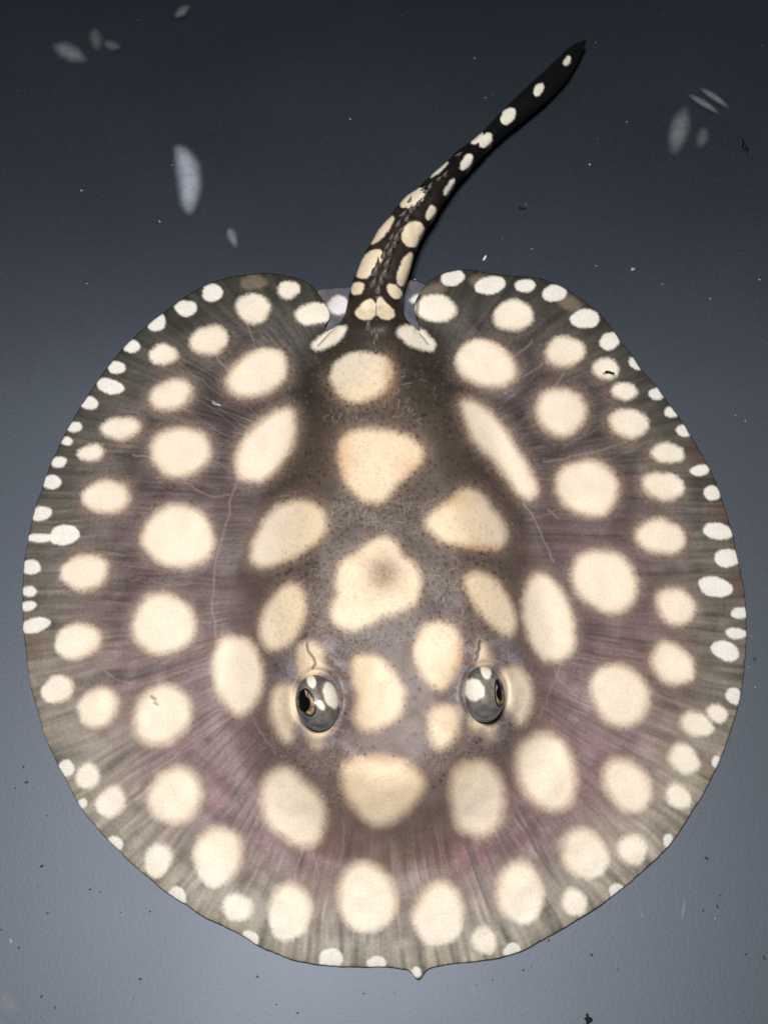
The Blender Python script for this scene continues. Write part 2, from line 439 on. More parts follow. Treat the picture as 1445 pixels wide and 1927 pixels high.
P_INNER = [[(540,767),(556,787),(552,833),(523,883),(486,906),(453,899),(443,866),(461,822),(498,787)],
 [(516,958),(554,942),(595,950),(614,979),(604,1012),(566,1041),(529,1060),(496,1067),(473,1054),(475,1025),(492,987)],
 [(492,1494),(508,1456),(541,1444),(570,1467),(604,1502),(612,1544),(597,1583),(566,1591),(525,1569),(500,1535)],
 [(638,846),(645,827),(666,811),(701,806),(748,813),(781,829),(795,846),(793,865),(772,888),(748,912),(729,936),(708,946),(682,941),(659,921),(645,895)],
 [(633,1087),(641,1058),(672,1040),(692,1022),(720,1010),(745,1020),(757,1044),(782,1064),(793,1095),(782,1133),(749,1153),(720,1162),(691,1178),(658,1186),(630,1172),(623,1145),(633,1116)],
 [(662,1245),(683,1232),(716,1240),(745,1270),(761,1307),(749,1348),(716,1369),(683,1373),(666,1353),(670,1315),(661,1278)],
 [(824,1168),(857,1182),(867,1216),(859,1265),(836,1299),(807,1288),(786,1257),(779,1220),(793,1184)],
 [(811,1342),(836,1326),(862,1332),(867,1357),(857,1390),(830,1411),(809,1386)],
 [(641,1461),(655,1432),(707,1424),(766,1436),(797,1469),(786,1502),(749,1540),(716,1554),(683,1540),(653,1500)],
 [(853,1456),(878,1434),(915,1434),(940,1466),(948,1506),(936,1552),(903,1572),(867,1562),(853,1531),(849,1494)],
 [(801,979),(820,958),(849,942),(869,922),(899,925),(928,958),(948,991),(950,1016),(932,1034),(890,1029),(845,1023),(811,1004)],
 [(874,1095),(894,1077),(928,1087),(954,1122),(971,1166),(959,1197),(928,1182),(894,1141)],
 [(866,764),(883,752),(908,764),(941,797),(969,838),(994,879),(1011,912),(1002,938),(978,933),(949,896),(924,863),(891,830)],
 [(560,1222),(583,1207),(605,1218),(610,1240),(606,1270),(562,1270)],
 [(512,1310),(524,1290),(550,1288),(570,1330),(558,1364),(548,1392),(537,1395),(521,1373),(510,1340)],
 [(574,1360),(622,1360),(615,1390),(601,1407),(585,1400)],
 [(943,1263),(965,1253),(984,1263),(1000,1294),(998,1335),(984,1360),(969,1357),(951,1335),(945,1300)],
 [(900,1214),(906,1206),(919,1217),(926,1250),(896,1250)],
 [(884,1345),(930,1345),(929,1386),(918,1388),(908,1380),(887,1373)]]

n_edge = 3.0 * vnoise(XX, YY, 14, 21) + 2.4 * vnoise(XX, YY, 4, 22) + 3.0 * vnoise(XX, YY, 2.2, 23)
n_tail = 2.2 * vnoise(XX, YY, 6, 24) + 1.5 * vnoise(XX, YY, 3, 25)
DSP = np.full((CH, CW), -200.0, np.float32)      # inner spots
DRM = np.full((CH, CW), -200.0, np.float32)      # rim spots
DTL = np.full((CH, CW), -200.0, np.float32)      # tail spots
FNT = np.full((CH, CW), -200.0, np.float32)

def put(canvas, x0, y0, arr):
    h, w = arr.shape
    canvas[y0:y0 + h, x0:x0 + w] = np.maximum(canvas[y0:y0 + h, x0:x0 + w], arr)

def put_ellipse(canvas, e, pad=46, seed=0):
    cx, cy, a, b, ang = e
    R = int(max(a, b)) + pad
    x0, x1 = max(int(cx) - R, 0), min(int(cx) + R, CW); y0, y1 = max(int(cy) - R, 0), min(int(cy) + R, CH)
    x = XX[y0:y1, x0:x1] - cx; y = YY[y0:y1, x0:x1] - cy
    t = math.radians(ang)
    p = x * math.cos(t) + y * math.sin(t); r = -x * math.sin(t) + y * math.cos(t)
    rs = np.random.RandomState(seed)
    th = np.arctan2(r / b, p / a)
    wob = 1 + 0.030 * np.sin(2 * th + rs.rand() * 6) + 0.030 * np.sin(3 * th + rs.rand() * 6) + 0.012 * np.sin(5 * th + rs.rand() * 6)
    rho = np.sqrt((p / a) ** 2 + (r / b) ** 2) + 1e-6
    grad = np.sqrt((p / a ** 2) ** 2 + (r / b ** 2) ** 2) / rho + 1e-6
    put(canvas, x0, y0, (wob - rho) / grad)

for i, e in enumerate(E_INNER): put_ellipse(DSP, e, seed=i)
for i, e in enumerate(E_RIM): put_ellipse(DRM, e, 20, seed=100 + i)
for i, e in enumerate(E_TAIL): put_ellipse(DTL, e, 12, seed=200 + i)
for i, e in enumerate(E_FAINT): put_ellipse(FNT, e, 16, seed=300 + i)
for p in P_INNER:
    put(DSP, *sdf_window(smooth_loop(p, 4), 46))
for p in P_TAIL:
    put(DTL, *sdf_window(smooth_loop(p, 4), 12))

# two smooth joins: the waisted pair on the left rim, the twins on the right rim
put(DRM, *sdf_window(np.array([(84,1006),(100,1005),(100,1011),(84,1013)], float), 10))

soft = np.interp(np.clip(SDF, 0, 400), [0, 60, 150], [3.2, 6.5, 11.0]) + 0 * XX
soft = np.where(YY < 660, np.minimum(soft, 7.0), soft) * (1 + 0.3 * sstep(1250, 1450, YY))
mS = sstep(-1, 1, (DSP + n_edge) / soft)
mR = sstep(-1, 1, (DRM + 0.6 * n_edge) / 2.6)
mT = sstep(-1, 1, (DTL + n_tail) / 1.8)
mF = sstep(-1, 1, (FNT + n_edge) / 6.0) * 0.28
ring = np.exp(-((DSP - 3) / 9.0) ** 2)           # warm rim of each inner spot
halo = np.exp(-((DSP + 15) / 13.0) ** 2)         # lavender halo just outside

# fin-ray coordinate
vc = np.clip(YY, 880, 1130)
dx, dy = XX - 715, YY - vc
rr = np.hypot(dx, dy); th = np.arctan2(dy, np.abs(dx))
P = vc + 430 * th + np.where(dx < 0, 4000.0, 0)
P = P + 10 * vnoise(XX, YY, 90, 31)
raynoise = vnoise(P, rr * 0.05, 5.0, 32) + 0.8 * vnoise(P, rr * 0.03, 11.0, 33) + 0.5 * vnoise(P, rr * 0.07, 2.6, 34)
marg = sstep(290, 20, SDF)                        # 1 at the disc margin
out = sstep(30, -90, CSDF)                        # 1 off the body core
rays_w = out * (0.35 + 0.65 * sstep(560, 150, SDF)) * (1 - wt)
cross = np.sin(rr / 2.4 + 2.5 * vnoise(XX, YY, 30, 35)) * sstep(200, 40, SDF)

grain = vnoise(XX, YY, 3.0, 41) + 0.7 * vnoise(XX, YY, 1.7, 42)
mott = vnoise(XX, YY, 38, 43) + 0.6 * vnoise(XX, YY, 17, 44)

def mixc(base, col, w):
    return base + (np.asarray(col, np.float32) - base) * np.asarray(w, np.float32)[..., None]

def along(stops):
    """skin colour, with light painted in on the disc, that changes from the tail root to the snout (stops: photo row, colour)"""
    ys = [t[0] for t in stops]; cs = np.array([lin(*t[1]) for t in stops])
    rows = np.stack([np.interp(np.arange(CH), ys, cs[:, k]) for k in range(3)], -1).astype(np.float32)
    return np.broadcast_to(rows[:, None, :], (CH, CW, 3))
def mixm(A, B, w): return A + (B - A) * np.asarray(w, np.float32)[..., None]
C_BACK = along([(560,(36,29,23)),(680,(52,43,35)),(770,(80,69,59)),(1000,(82,70,61)),(1250,(98,84,80)),(1420,(119,102,99)),(1600,(122,104,96))])  # back, fins and rim: own colour plus painted light, dim rear to bright front
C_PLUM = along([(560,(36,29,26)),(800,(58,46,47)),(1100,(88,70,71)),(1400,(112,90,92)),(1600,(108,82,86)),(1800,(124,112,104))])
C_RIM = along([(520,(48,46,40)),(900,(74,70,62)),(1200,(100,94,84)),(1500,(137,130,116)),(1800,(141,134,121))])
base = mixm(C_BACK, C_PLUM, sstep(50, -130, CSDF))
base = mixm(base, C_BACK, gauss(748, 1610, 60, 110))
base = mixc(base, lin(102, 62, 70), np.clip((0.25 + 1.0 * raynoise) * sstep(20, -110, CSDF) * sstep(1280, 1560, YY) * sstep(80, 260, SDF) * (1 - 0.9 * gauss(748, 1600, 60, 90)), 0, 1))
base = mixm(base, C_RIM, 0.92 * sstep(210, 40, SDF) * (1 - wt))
base = mixc(base, lin(36, 28, 22), 0.75 * np.exp(-((CSDF + 12) / 48.0) ** 2) * sstep(1080, 800, YY) * sstep(560, 640, YY))  # shade of the steep rear flanks painted into the skin colour
base = mixc(base, lin(62, 54, 52), 0.4 * np.exp(-((CSDF + 4) / 36.0) ** 2) * sstep(1000, 1150, YY) * sstep(1640, 1480, YY))  # painted shade along the sloping sides and front of the head
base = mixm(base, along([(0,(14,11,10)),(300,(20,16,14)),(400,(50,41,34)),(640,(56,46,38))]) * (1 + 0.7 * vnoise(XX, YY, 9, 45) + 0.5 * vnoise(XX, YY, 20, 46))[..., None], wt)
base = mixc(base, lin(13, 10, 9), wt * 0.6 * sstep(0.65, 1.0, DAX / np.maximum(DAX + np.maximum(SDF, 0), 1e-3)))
base = mixc(base, lin(14, 11, 10), wt * 0.5 * np.exp(-((DTL + 6) / 6.0) ** 2))
base = mixc(base, lin(4, 3, 3), wt * sstep(0.42, 0.72, SAX))
base *= (1 + 0.30 * mott + 0.22 * grain)[..., None]
base *= (1 + rays_w * (0.70 * raynoise + 0.025 * cross))[..., None]
base = mixc(base, lin(108, 95, 96), np.clip(halo * 0.26 * (1 - wt) * (1 + 1.2 * grain), 0, 1) * sstep(30, 110, SDF))
base = mixc(base, lin(128, 103, 88), np.clip(np.exp(-((DSP + 9) / 8.0) ** 2) * 0.42 * (1 - wt) * (1 + 1.0 * grain), 0, 1) * sstep(30, 110, SDF) * sstep(560, 760, YY))
# reddish bruises along the rim
for (bx, by, br, w) in [(1368,972,20,0.6),(1388,1098,16,0.7),(1330,1432,16,0.6),(60,1206,20,0.55),(1308,850,22,0.35),(770,560,12,0.3),
                        (860,1625,36,0.28),(600,1640,44,0.22)]:
    base = mixc(base, lin(104, 50, 44), np.clip(0.6 * w * gauss(bx, by, br, br * 1.2) * (0.8 + raynoise), 0, 1))

# pores, squiggles, veins
DOT = np.zeros((CH, CW), np.float32)
LIGHT = np.zeros((CH, CW), np.float32)
GROOVE = np.zeros((CH, CW), np.float32)
rs = np.random.RandomState(7)

def dot(canvas, x, y, r, s):
    R = int(r * 2.5) + 2
    x0, x1 = max(int(x) - R, 0), min(int(x) + R + 1, CW); y0, y1 = max(int(y) - R, 0), min(int(y) + R + 1, CH)
    if x0 >= x1 or y0 >= y1: return
    d2 = (XX[y0:y1, x0:x1] - x) ** 2 + (YY[y0:y1, x0:x1] - y) ** 2
    canvas[y0:y1, x0:x1] = np.maximum(canvas[y0:y1, x0:x1], s * np.exp(-d2 / (r * r)))

def stroke(canvas, pts, r, s):
    pts = np.asarray(pts, float)
    for i in range(len(pts) - 1):
        a, b = pts[i], pts[i + 1]
        R = int(r * 3) + 2
        x0 = max(int(min(a[0], b[0])) - R, 0); x1 = min(int(max(a[0], b[0])) + R + 1, CW)
        y0 = max(int(min(a[1], b[1])) - R, 0); y1 = min(int(max(a[1], b[1])) + R + 1, CH)
        if x0 >= x1 or y0 >= y1: continue
        d = seg_dist(XX[y0:y1, x0:x1], YY[y0:y1, x0:x1], a, b)[0]
        canvas[y0:y1, x0:x1] = np.maximum(canvas[y0:y1, x0:x1], s * np.exp(-(d / r) ** 2))

# dark pores over the back
for gy in range(660, 1480, 12):
    for gx in range(480, 1000, 12):
        x = gx + rs.uniform(-6, 6); y = gy + rs.uniform(-6, 6)
        c = CSDF[int(y), int(x)]
        if c < 15: continue
        keep = 0.85 if y < 1210 else 0.22
        if 800 < y < 1010 and c < 90: keep *= 0.4
        if rs.rand() < keep:
            dot(DOT, x, y, rs.uniform(1.8, 3.4), rs.uniform(0.55, 1.0))
for _ in range(700):
    x, y = rs.uniform(60, 1390), rs.uniform(520, 1810)
    if SDF[int(y), int(x)] > 8: dot(DOT, x, y, rs.uniform(0.9, 1.6), rs.uniform(0.2, 0.7))
# pale warts on the spots and back
for _ in range(2000):
    x, y = rs.uniform(480, 1060), rs.uniform(640, 1500)
    if CSDF[int(y), int(x)] > -60: dot(LIGHT, x, y, rs.uniform(1.0, 1.8), rs.uniform(0.1, 0.5))
# worm-like canals
def worm(x, y, ang, n):
    p = [(x, y)]
    for _ in range(n):
        ang += rs.uniform(-1.1, 1.1)
        p.append((p[-1][0] + 3.4 * math.cos(ang), p[-1][1] + 3.4 * math.sin(ang)))
    return p
WORMS = [(648,955,50,10,34),(770,950,45,10,30),(735,985,40,14,34),(690,970,40,14,24),(585,1120,30,50,60),(560,1190,40,40,34),(830,1090,28,28,40),
         (880,1180,40,36,50),(540,945,26,14,16),(610,1425,60,24,60),(620,1480,22,40,36),(850,1410,60,26,46),(520,1400,18,30,26),(985,1330,22,34,22),
         (765,760,60,40,20),(660,770,50,30,16),(640,1200,50,24,30),(700,1200,60,16,22)]
for (wx, wy, sx, sy, n) in WORMS:
    for _ in range(n):
        x = wx + rs.normal() * sx * 0.55; y = wy + rs.normal() * sy * 0.55
        w_ = worm(x, y, rs.uniform(0, 6.28) if rs.rand() < 0.4 else rs.normal() * 0.4 + 1.57, rs.randint(3, 7))
        stroke(DOT, np.array(w_) + (2.2, 2.0), 1.5, 0.42)
        stroke(LIGHT, w_, 1.3, rs.uniform(0.4, 0.9))
# pale nerve lines in the fins
VEINS = [[(448,905),(436,935),(428,975),(412,1030),(402,1075),(403,1110),(398,1140),(406,1175),(405,1215)],
         [(470,1340),(486,1372),(500,1392),(520,1420)],[(985,945),(1004,975),(1020,1010),(1040,1055)],
         [(1055,1245),(1050,1270),(1035,1300),(1025,1330),(1012,1352)],[(1040,1250),(1060,1285),(1085,1310)],
         [(440,1345),(400,1370),(360,1395),(330,1420)],[(402,1340),(440,1330)],[(380,1215),(330,1235),(300,1250)],
         [(195,1265),(225,1280),(250,1285)],[(270,1300),(310,1302),(350,1315)],[(406,665),(420,690),(450,705)],[(465,610),(478,640)],
         [(250,855),(290,862)],[(360,915),(400,935),(430,930)],[(940,680),(985,660),(1000,640)],[(970,720),(1025,680)],[(1040,735),(1062,700)],
         [(1020,870),(1060,862),(1120,850),(1180,830)],[(1030,960),(1050,975)],[(645,1545),(648,1580),(640,1620)],[(820,1560),(828,1600),(832,1640)],
         [(600,1565),(590,1610),(600,1650)]]
for v_ in VEINS:
    sv = smooth_loop(v_, 4, closed=False) + rs.normal(size=(4 * (len(v_) - 1) + 1, 2)) * 1.2
    stroke(LIGHT, sv, 1.7, 0.6)
for _ in range(300):
    a = rs.uniform(0, 2 * math.pi) if rs.rand() < 0.5 else rs.uniform(0.1, math.pi - 0.1)
    cy = 1150 + 230 * math.sin(a)
    r0 = rs.uniform(270, 420); L_ = rs.uniform(40, 170)
    p = []
    for k in range(9):
        r_ = r0 + L_ * k / 8
        aa = a + 0.012 * rs.normal()
        p.append((715 + r_ * math.cos(a) + rs.normal() * 1.6, cy + r_ * math.sin(a) * 0.95 + rs.normal() * 1.6))
    if p[0][1] < 700: continue
    stroke(LIGHT, p, rs.uniform(1.1, 1.8), rs.uniform(0.10, 0.36))

spotless = 1 - np.clip(mS + mR + mT, 0, 1)
base = mixc(base, lin(148, 131, 122), np.clip(LIGHT * 0.72, 0, 1) * (1 - wt))
# spot colours
cream = np.broadcast_to(lin(226, 211, 192).astype(np.float32), (CH, CW, 3)).copy()
cream = mixc(cream, lin(222, 199, 166), 0.75 * sstep(-20, 60, CSDF))
cream = mixc(cream, lin(221, 211, 196), sstep(150, 30, SDF))
cream = mixc(cream, lin(210, 183, 153), np.clip(ring * (0.45 + 0.4 * grain) * sstep(30, 130, SDF), 0, 1))
cream *= (1 + 0.045 * grain + 0.07 * mott)[..., None]
cream = mixc(cream, lin(243, 226, 196), np.clip(LIGHT * 0.5, 0, 1))
pale = np.broadcast_to(lin(218, 213, 205).astype(np.float32), (CH, CW, 3)) * (1 + 0.05 * grain + 0.05 * raynoise)[..., None]
tailc = np.broadcast_to(lin(228, 210, 182).astype(np.float32), (CH, CW, 3)).copy()
tailc = mixc(tailc, lin(232, 226, 212), sstep(0.35, 0.6, SAX)) * (1 + 0.05 * grain)[..., None]
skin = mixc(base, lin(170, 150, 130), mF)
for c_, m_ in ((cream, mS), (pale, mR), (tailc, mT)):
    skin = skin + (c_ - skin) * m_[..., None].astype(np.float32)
# brown clouds inside particular spots
skin = mixc(skin, lin(118, 88, 62), np.clip(0.85 * gauss(721, 1078, 24, 24) * (1 + 0.3 * grain), 0, 1))
skin = mixc(skin, lin(170, 126, 86), np.clip(0.55 * gauss(733, 706, 9, 28) * (1 + 0.9 * grain), 0, 1))
skin = mixc(skin, lin(200, 156, 114), np.clip(0.45 * gauss(648, 850, 14, 40) + 0.45 * gauss(780, 880, 26, 16) + 0.4 * gauss(720, 1430, 50, 9)
            + 0.5 * gauss(866, 1235, 9, 34) + 0.4 * gauss(856, 940, 22, 12) + 0.5 * gauss(905, 1034, 40, 8), 0, 1) * (mS > 0.3))
skin = mixc(skin, lin(34, 27, 26), np.clip(DOT, 0, 1) * (0.20 + 0.70 * spotless))
# slits: spiracles beside the eyes, folds at the tail root, small marks
LINES = [([(577,1212),(580,1226),(590,1237),(594,1249),(588,1259)], 1.8, 0.8),
         ([(905,1205),(901,1212),(902,1220),(898,1228),(899,1236),(896,1244)], 2.0, 0.9),
         ([(598,651),(612,636),(625,622)], 1.4, 0.7),([(806,648),(797,636),(790,628)], 1.4, 0.7),
         ([(285,1311),(292,1316)], 2.4, 0.6),([(290,1322),(297,1326)], 2.0, 0.5),([(1136,703),(1146,700),(1156,706)], 1.8, 0.8),
         ([(708,560),(708,600)], 1.5, 0.6)]
for pts, r_, s_ in LINES: stroke(GROOVE, pts, r_, s_)
skin = mixc(skin, lin(44, 27, 25), np.clip(GROOVE * 1.15, 0, 1))
skin = mixc(skin, lin(112, 106, 112), np.clip(0.5 * (gauss(545, 1262, 16, 22) + gauss(935, 1235, 16, 22) + gauss(858, 1300, 14, 22)) * (1 + grain) * (1 - mS), 0, 1))
for k in EYES:                                   # silvery mottled skin round each eye
    ex, ey = EYES[k]
    re_ = np.hypot((XX - ex) / 62.0, (YY - ey) / 78.0)
    skin = mixc(skin, lin(150, 143, 150), np.clip(np.exp(-((re_ - 1.0) / 0.35) ** 2) * (0.30 + 0.9 * vnoise(XX, YY, 13, 71) + 0.7 * grain), 0, 0.8) * (1 - 0.8 * mS))
skin = np.clip(skin, 0.002, 0.86)
# relief that goes with the markings
zt += 0.10 * LIGHT * (1 - wt) - 0.10 * DOT - 1.1 * GROOVE + 0.16 * rays_w * raynoise * sstep(4, 30, SDF) * spotless
zt += 1.4 * gauss(577, 1240, 12, 16) + 1.4 * gauss(912, 1226, 11, 16)
ztop = np.maximum(zt, zb + 0.3)

def sample(A, u, v):
    u = np.clip(u, 0, CW - 1.001); v = np.clip(v, 0, CH - 1.001)
    x = u.astype(int); y = v.astype(int); fx = u - x; fy = v - y
    if A.ndim == 3: fx = fx[:, None]; fy = fy[:, None]
    return (A[y, x] * (1 - fx) + A[y, x + 1] * fx) * (1 - fy) + (A[y + 1, x] * (1 - fx) + A[y + 1, x + 1] * fx) * fy

def closed_sheet(name, sdf, step, ztop, zbot, colour):
    """closed two-sided skin over every grid cell inside the outline; rim vertices slide onto the outline"""
    gu = np.arange(2, CW - 2, step); gv = np.arange(2, CH - 2, step)
    U, V = np.meshgrid(gu.astype(float), gv.astype(float))
    nx, ny = len(gu), len(gv)
    mid = sample(sdf, (U[:-1, :-1] + step / 2).ravel(), (V[:-1, :-1] + step / 2).ravel()).reshape(ny - 1, nx - 1) > 0
    cnt = np.zeros((ny, nx), int)
    for a, b in ((0, 0), (0, 1), (1, 0), (1, 1)):
        cnt[a:ny - 1 + a, b:nx - 1 + b] += mid
    used = cnt > 0
    rim = used & (cnt < 4)
    u = U[used].copy(); v = V[used].copy(); rimv = rim[used]
    for _ in range(4):                              # slide the rim onto the outline
        uu, vv = u[rimv], v[rimv]
        s = sample(sdf, uu, vv)
        gx = (sample(sdf, uu + 1, vv) - sample(sdf, uu - 1, vv)) / 2; gy = (sample(sdf, uu, vv + 1) - sample(sdf, uu, vv - 1)) / 2
        g2 = np.maximum(gx * gx + gy * gy, 0.25)
        u[rimv] = uu - np.clip(s * gx / g2, -2.5, 2.5); v[rimv] = vv - np.clip(s * gy / g2, -2.5, 2.5)
    zt_, zb_ = sample(ztop, u, v), sample(zbot, u, v)
    zm = np.where(rimv, 0.65 * zt_ + 0.35 * zb_, zt_)
    top = place(u, v, zm * MM)
    idx = np.full((ny, nx), -1); n = used.sum(); idx[used] = np.arange(n)
    low = np.full(n, -1); inner = ~rimv
    low[inner] = n + np.arange(inner.sum()); low[rimv] = np.where(rimv)[0]
    P_ = place(u, v, zt_ * MM); P_[:, 2] = zb_ * MM
    verts = np.concatenate([top, P_[inner]])
    a = idx[:-1, :-1][mid]; b = idx[:-1, 1:][mid]; c = idx[1:, 1:][mid]; d = idx[1:, :-1][mid]
    quads = np.concatenate([np.stack([a, d, c, b], -1), np.stack([low[a], low[b], low[c], low[d]], -1)])
    me = mesh_from_arrays(name, verts, quads)
    col = np.clip(sample(colour, u, v), 0, 1)
    add_colors(me, np.concatenate([col, col[inner] * 0.0 + np.where((v[inner] < 560)[:, None], col[inner] * 0.7, lin(225, 215, 205))]))
    return me

ray_root = bpy.data.objects.new("stingray", None)
COL.objects.link(ray_root)
ray_root.location = place(np.array(715.0), np.array(1150.0), np.array(0.0))
ray_root.empty_display_size = 0.02
tag(ray_root, "round brown freshwater stingray with cream spots and a black tipped tail resting on the floor", "stingray")
skin_mat = skin_material("spotted_skin")
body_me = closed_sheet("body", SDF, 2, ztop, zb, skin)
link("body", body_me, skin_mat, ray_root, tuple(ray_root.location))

# ------------------------------------------------------------------ pelvic fins
def pelvic(loop, spots, pink):
    lp = smooth_loop(loop, 4)
    S = np.full((CH, CW), -50.0, np.float32)
    x0, y0, a = sdf_window(lp, 12)
    S[y0:y0 + a.shape[0], x0:x0 + a.shape[1]] = a
    c = np.broadcast_to(lin(72, 77, 86).astype(np.float32), (CH, CW, 3)).copy()
    c *= (1 + 0.25 * vnoise(XX, YY, 14, 51) + 0.2 * vnoise(XX * 3, YY, 12, 52))[..., None]
    m = np.full((CH, CW), -60.0, np.float32)
    for e in spots: put_ellipse(m, e, 14)
    c = mixc(c, lin(212, 206, 208), sstep(-1, 1, (m + 0.7 * n_edge) / 4))
    for (px, py, pr) in pink: c = mixc(c, lin(92, 78, 84), 0.6 * gauss(px, py, pr))
    z = np.full((CH, CW), 2.4, np.float32) + 0.5 * vnoise(XX, YY, 20, 53)
    me = closed_sheet("pelvic_fin", S, 2, z, z - 0.8, np.clip(c, 0, 1))
    o = link("pelvic_fin", me, skin_mat, ray_root, tuple(ray_root.location))
    return o
pelvic([(585,575),(597,546),(622,542),(650,540),(672,545),(680,590),(668,625),(630,640),(600,628),(588,604)], [(637,575,19,18,0)], [(606,560,14)])["label"] = "translucent grey pelvic fin with one white spot"
pelvic([(745,548),(762,530),(776,527),(795,532),(815,548),(818,590),(805,620),(780,632),(750,620),(742,590)], [(785,562,7,14,70)], [(770,534,10)])["label"] = "translucent lilac grey pelvic fin with a pinkish corner"

# ------------------------------------------------------------------ tail thorns
def thorn_mesh():
    v = [(0, 0, 0.0)]; n = 7
    ring0 = [(1.0 * math.cos(k * 2 * math.pi / n), 0.62 * math.sin(k * 2 * math.pi / n), -0.3) for k in range(n)]
    ring1 = [(0.35 + 0.50 * math.cos(k * 2 * math.pi / n), 0.30 * math.sin(k * 2 * math.pi / n), 0.45) for k in range(n)]
    tip = [(1.55, 0, 0.95)]
    v = ring0 + ring1 + tip
    q = [(k, (k + 1) % n, n + (k + 1) % n, n + k) for k in range(n)]
    t = [(n + k, n + (k + 1) % n, 2 * n) for k in range(n)]
    return mesh_from_arrays("thorn", np.array(v) * 0.0016, q, t)
thorn_me = thorn_mesh()
thorn_mat = plain_material("thorn_horn", tuple(lin(88, 80, 75)), 0.45, 0.5, noise=0.3)
thorn_me.materials.append(thorn_mat)
TH = [(708,664,1.0),(704,650,1.1),(709,636,1.3),(693,613,1.2),(700,628,0.9),(712,548,1.3),(702,536,1.4),(717,529,1.2),(706,514,1.7),(722,517,1.5),
      (712,500,1.2),(727,498,1.4),(722,484,1.2),(733,476,1.3),(728,466,1.1),(740,462,1.2),(745,448,1.2),(736,448,1.0),(752,436,1.0),(748,424,1.1),
      (764,414,1.1),(758,404,1.1),(772,398,1.0),(786,384,1.1),(778,392,0.9),(770,380,0.9),(800,362,1.0),(808,352,1.0),(795,358,0.8),(824,338,0.9),(836,330,0.9),(862,292,0.9)]
trs = random.Random(4)
for (tx, ty, ts) in TH:
    z = float(sample(ztop, np.array([float(tx)]), np.array([float(ty)]))[0]) * MM
    p = place(np.array(float(tx)), np.array(float(ty)), np.array(z))
    d = np.hypot(axis[:, 0] - tx, axis[:, 1] - ty); k = min(int(d.argmin()), len(axis) - 2)
    dv = axis[k + 1] - axis[k]
    o = bpy.data.objects.new("thorn", thorn_me); COL.objects.link(o)
    o.parent = ray_root; o.location = p - np.array(ray_root.location)
    o.rotation_euler = (trs.uniform(-.2, .2), trs.uniform(-.2, .1), math.atan2(-dv[1], dv[0]) + trs.uniform(-.4, .4))
    o.scale = (ts, ts, ts * 1.1)

# ------------------------------------------------------------------ eyes
def cap(center, axes, n, t1, a1, a2, scale, shape=None, rings=14, segs=40):
    """patch of an ellipsoid round direction n; angular half sizes a1 (along t1) and a2"""
    n = n / np.linalg.norm(n); t1 = t1 - n * (t1 @ n); t1 /= np.linalg.norm(t1); t2 = np.cross(n, t1)
    V = [n]; Q = []; T = []
    for i in range(1, rings + 1):
        for k in range(segs):
            f = 2 * math.pi * k / segs
            m = shape(f) if shape else 1.0
            w1 = math.cos(f) * a1 * m * i / rings; w2 = math.sin(f) * a2 * m * i / rings
            d = n + math.tan(1) * 0 + t1 * math.sin(w1) + t2 * math.sin(w2)
            V.append(d / np.linalg.norm(d))
    for k in range(segs): T.append((0, 1 + k, 1 + (k + 1) % segs))
    for i in range(rings - 1):
        for k in range(segs):
            a = 1 + i * segs + k; b = 1 + i * segs + (k + 1) % segs
            Q.append((a, a + segs, b + segs, b))
    V = np.array(V) * axes * scale + center
    return V, Q, T

eye_skin = skin_material("eye_skin", rough=0.36, spec=0.32)
iris_mat = skin_material("copper_iris", rough=0.25, spec=0.6)
pupil_mat = plain_material("pupil_black", (0.004, 0.004, 0.005), 0.05, 0.8, coat=1.0, noise=0.1)

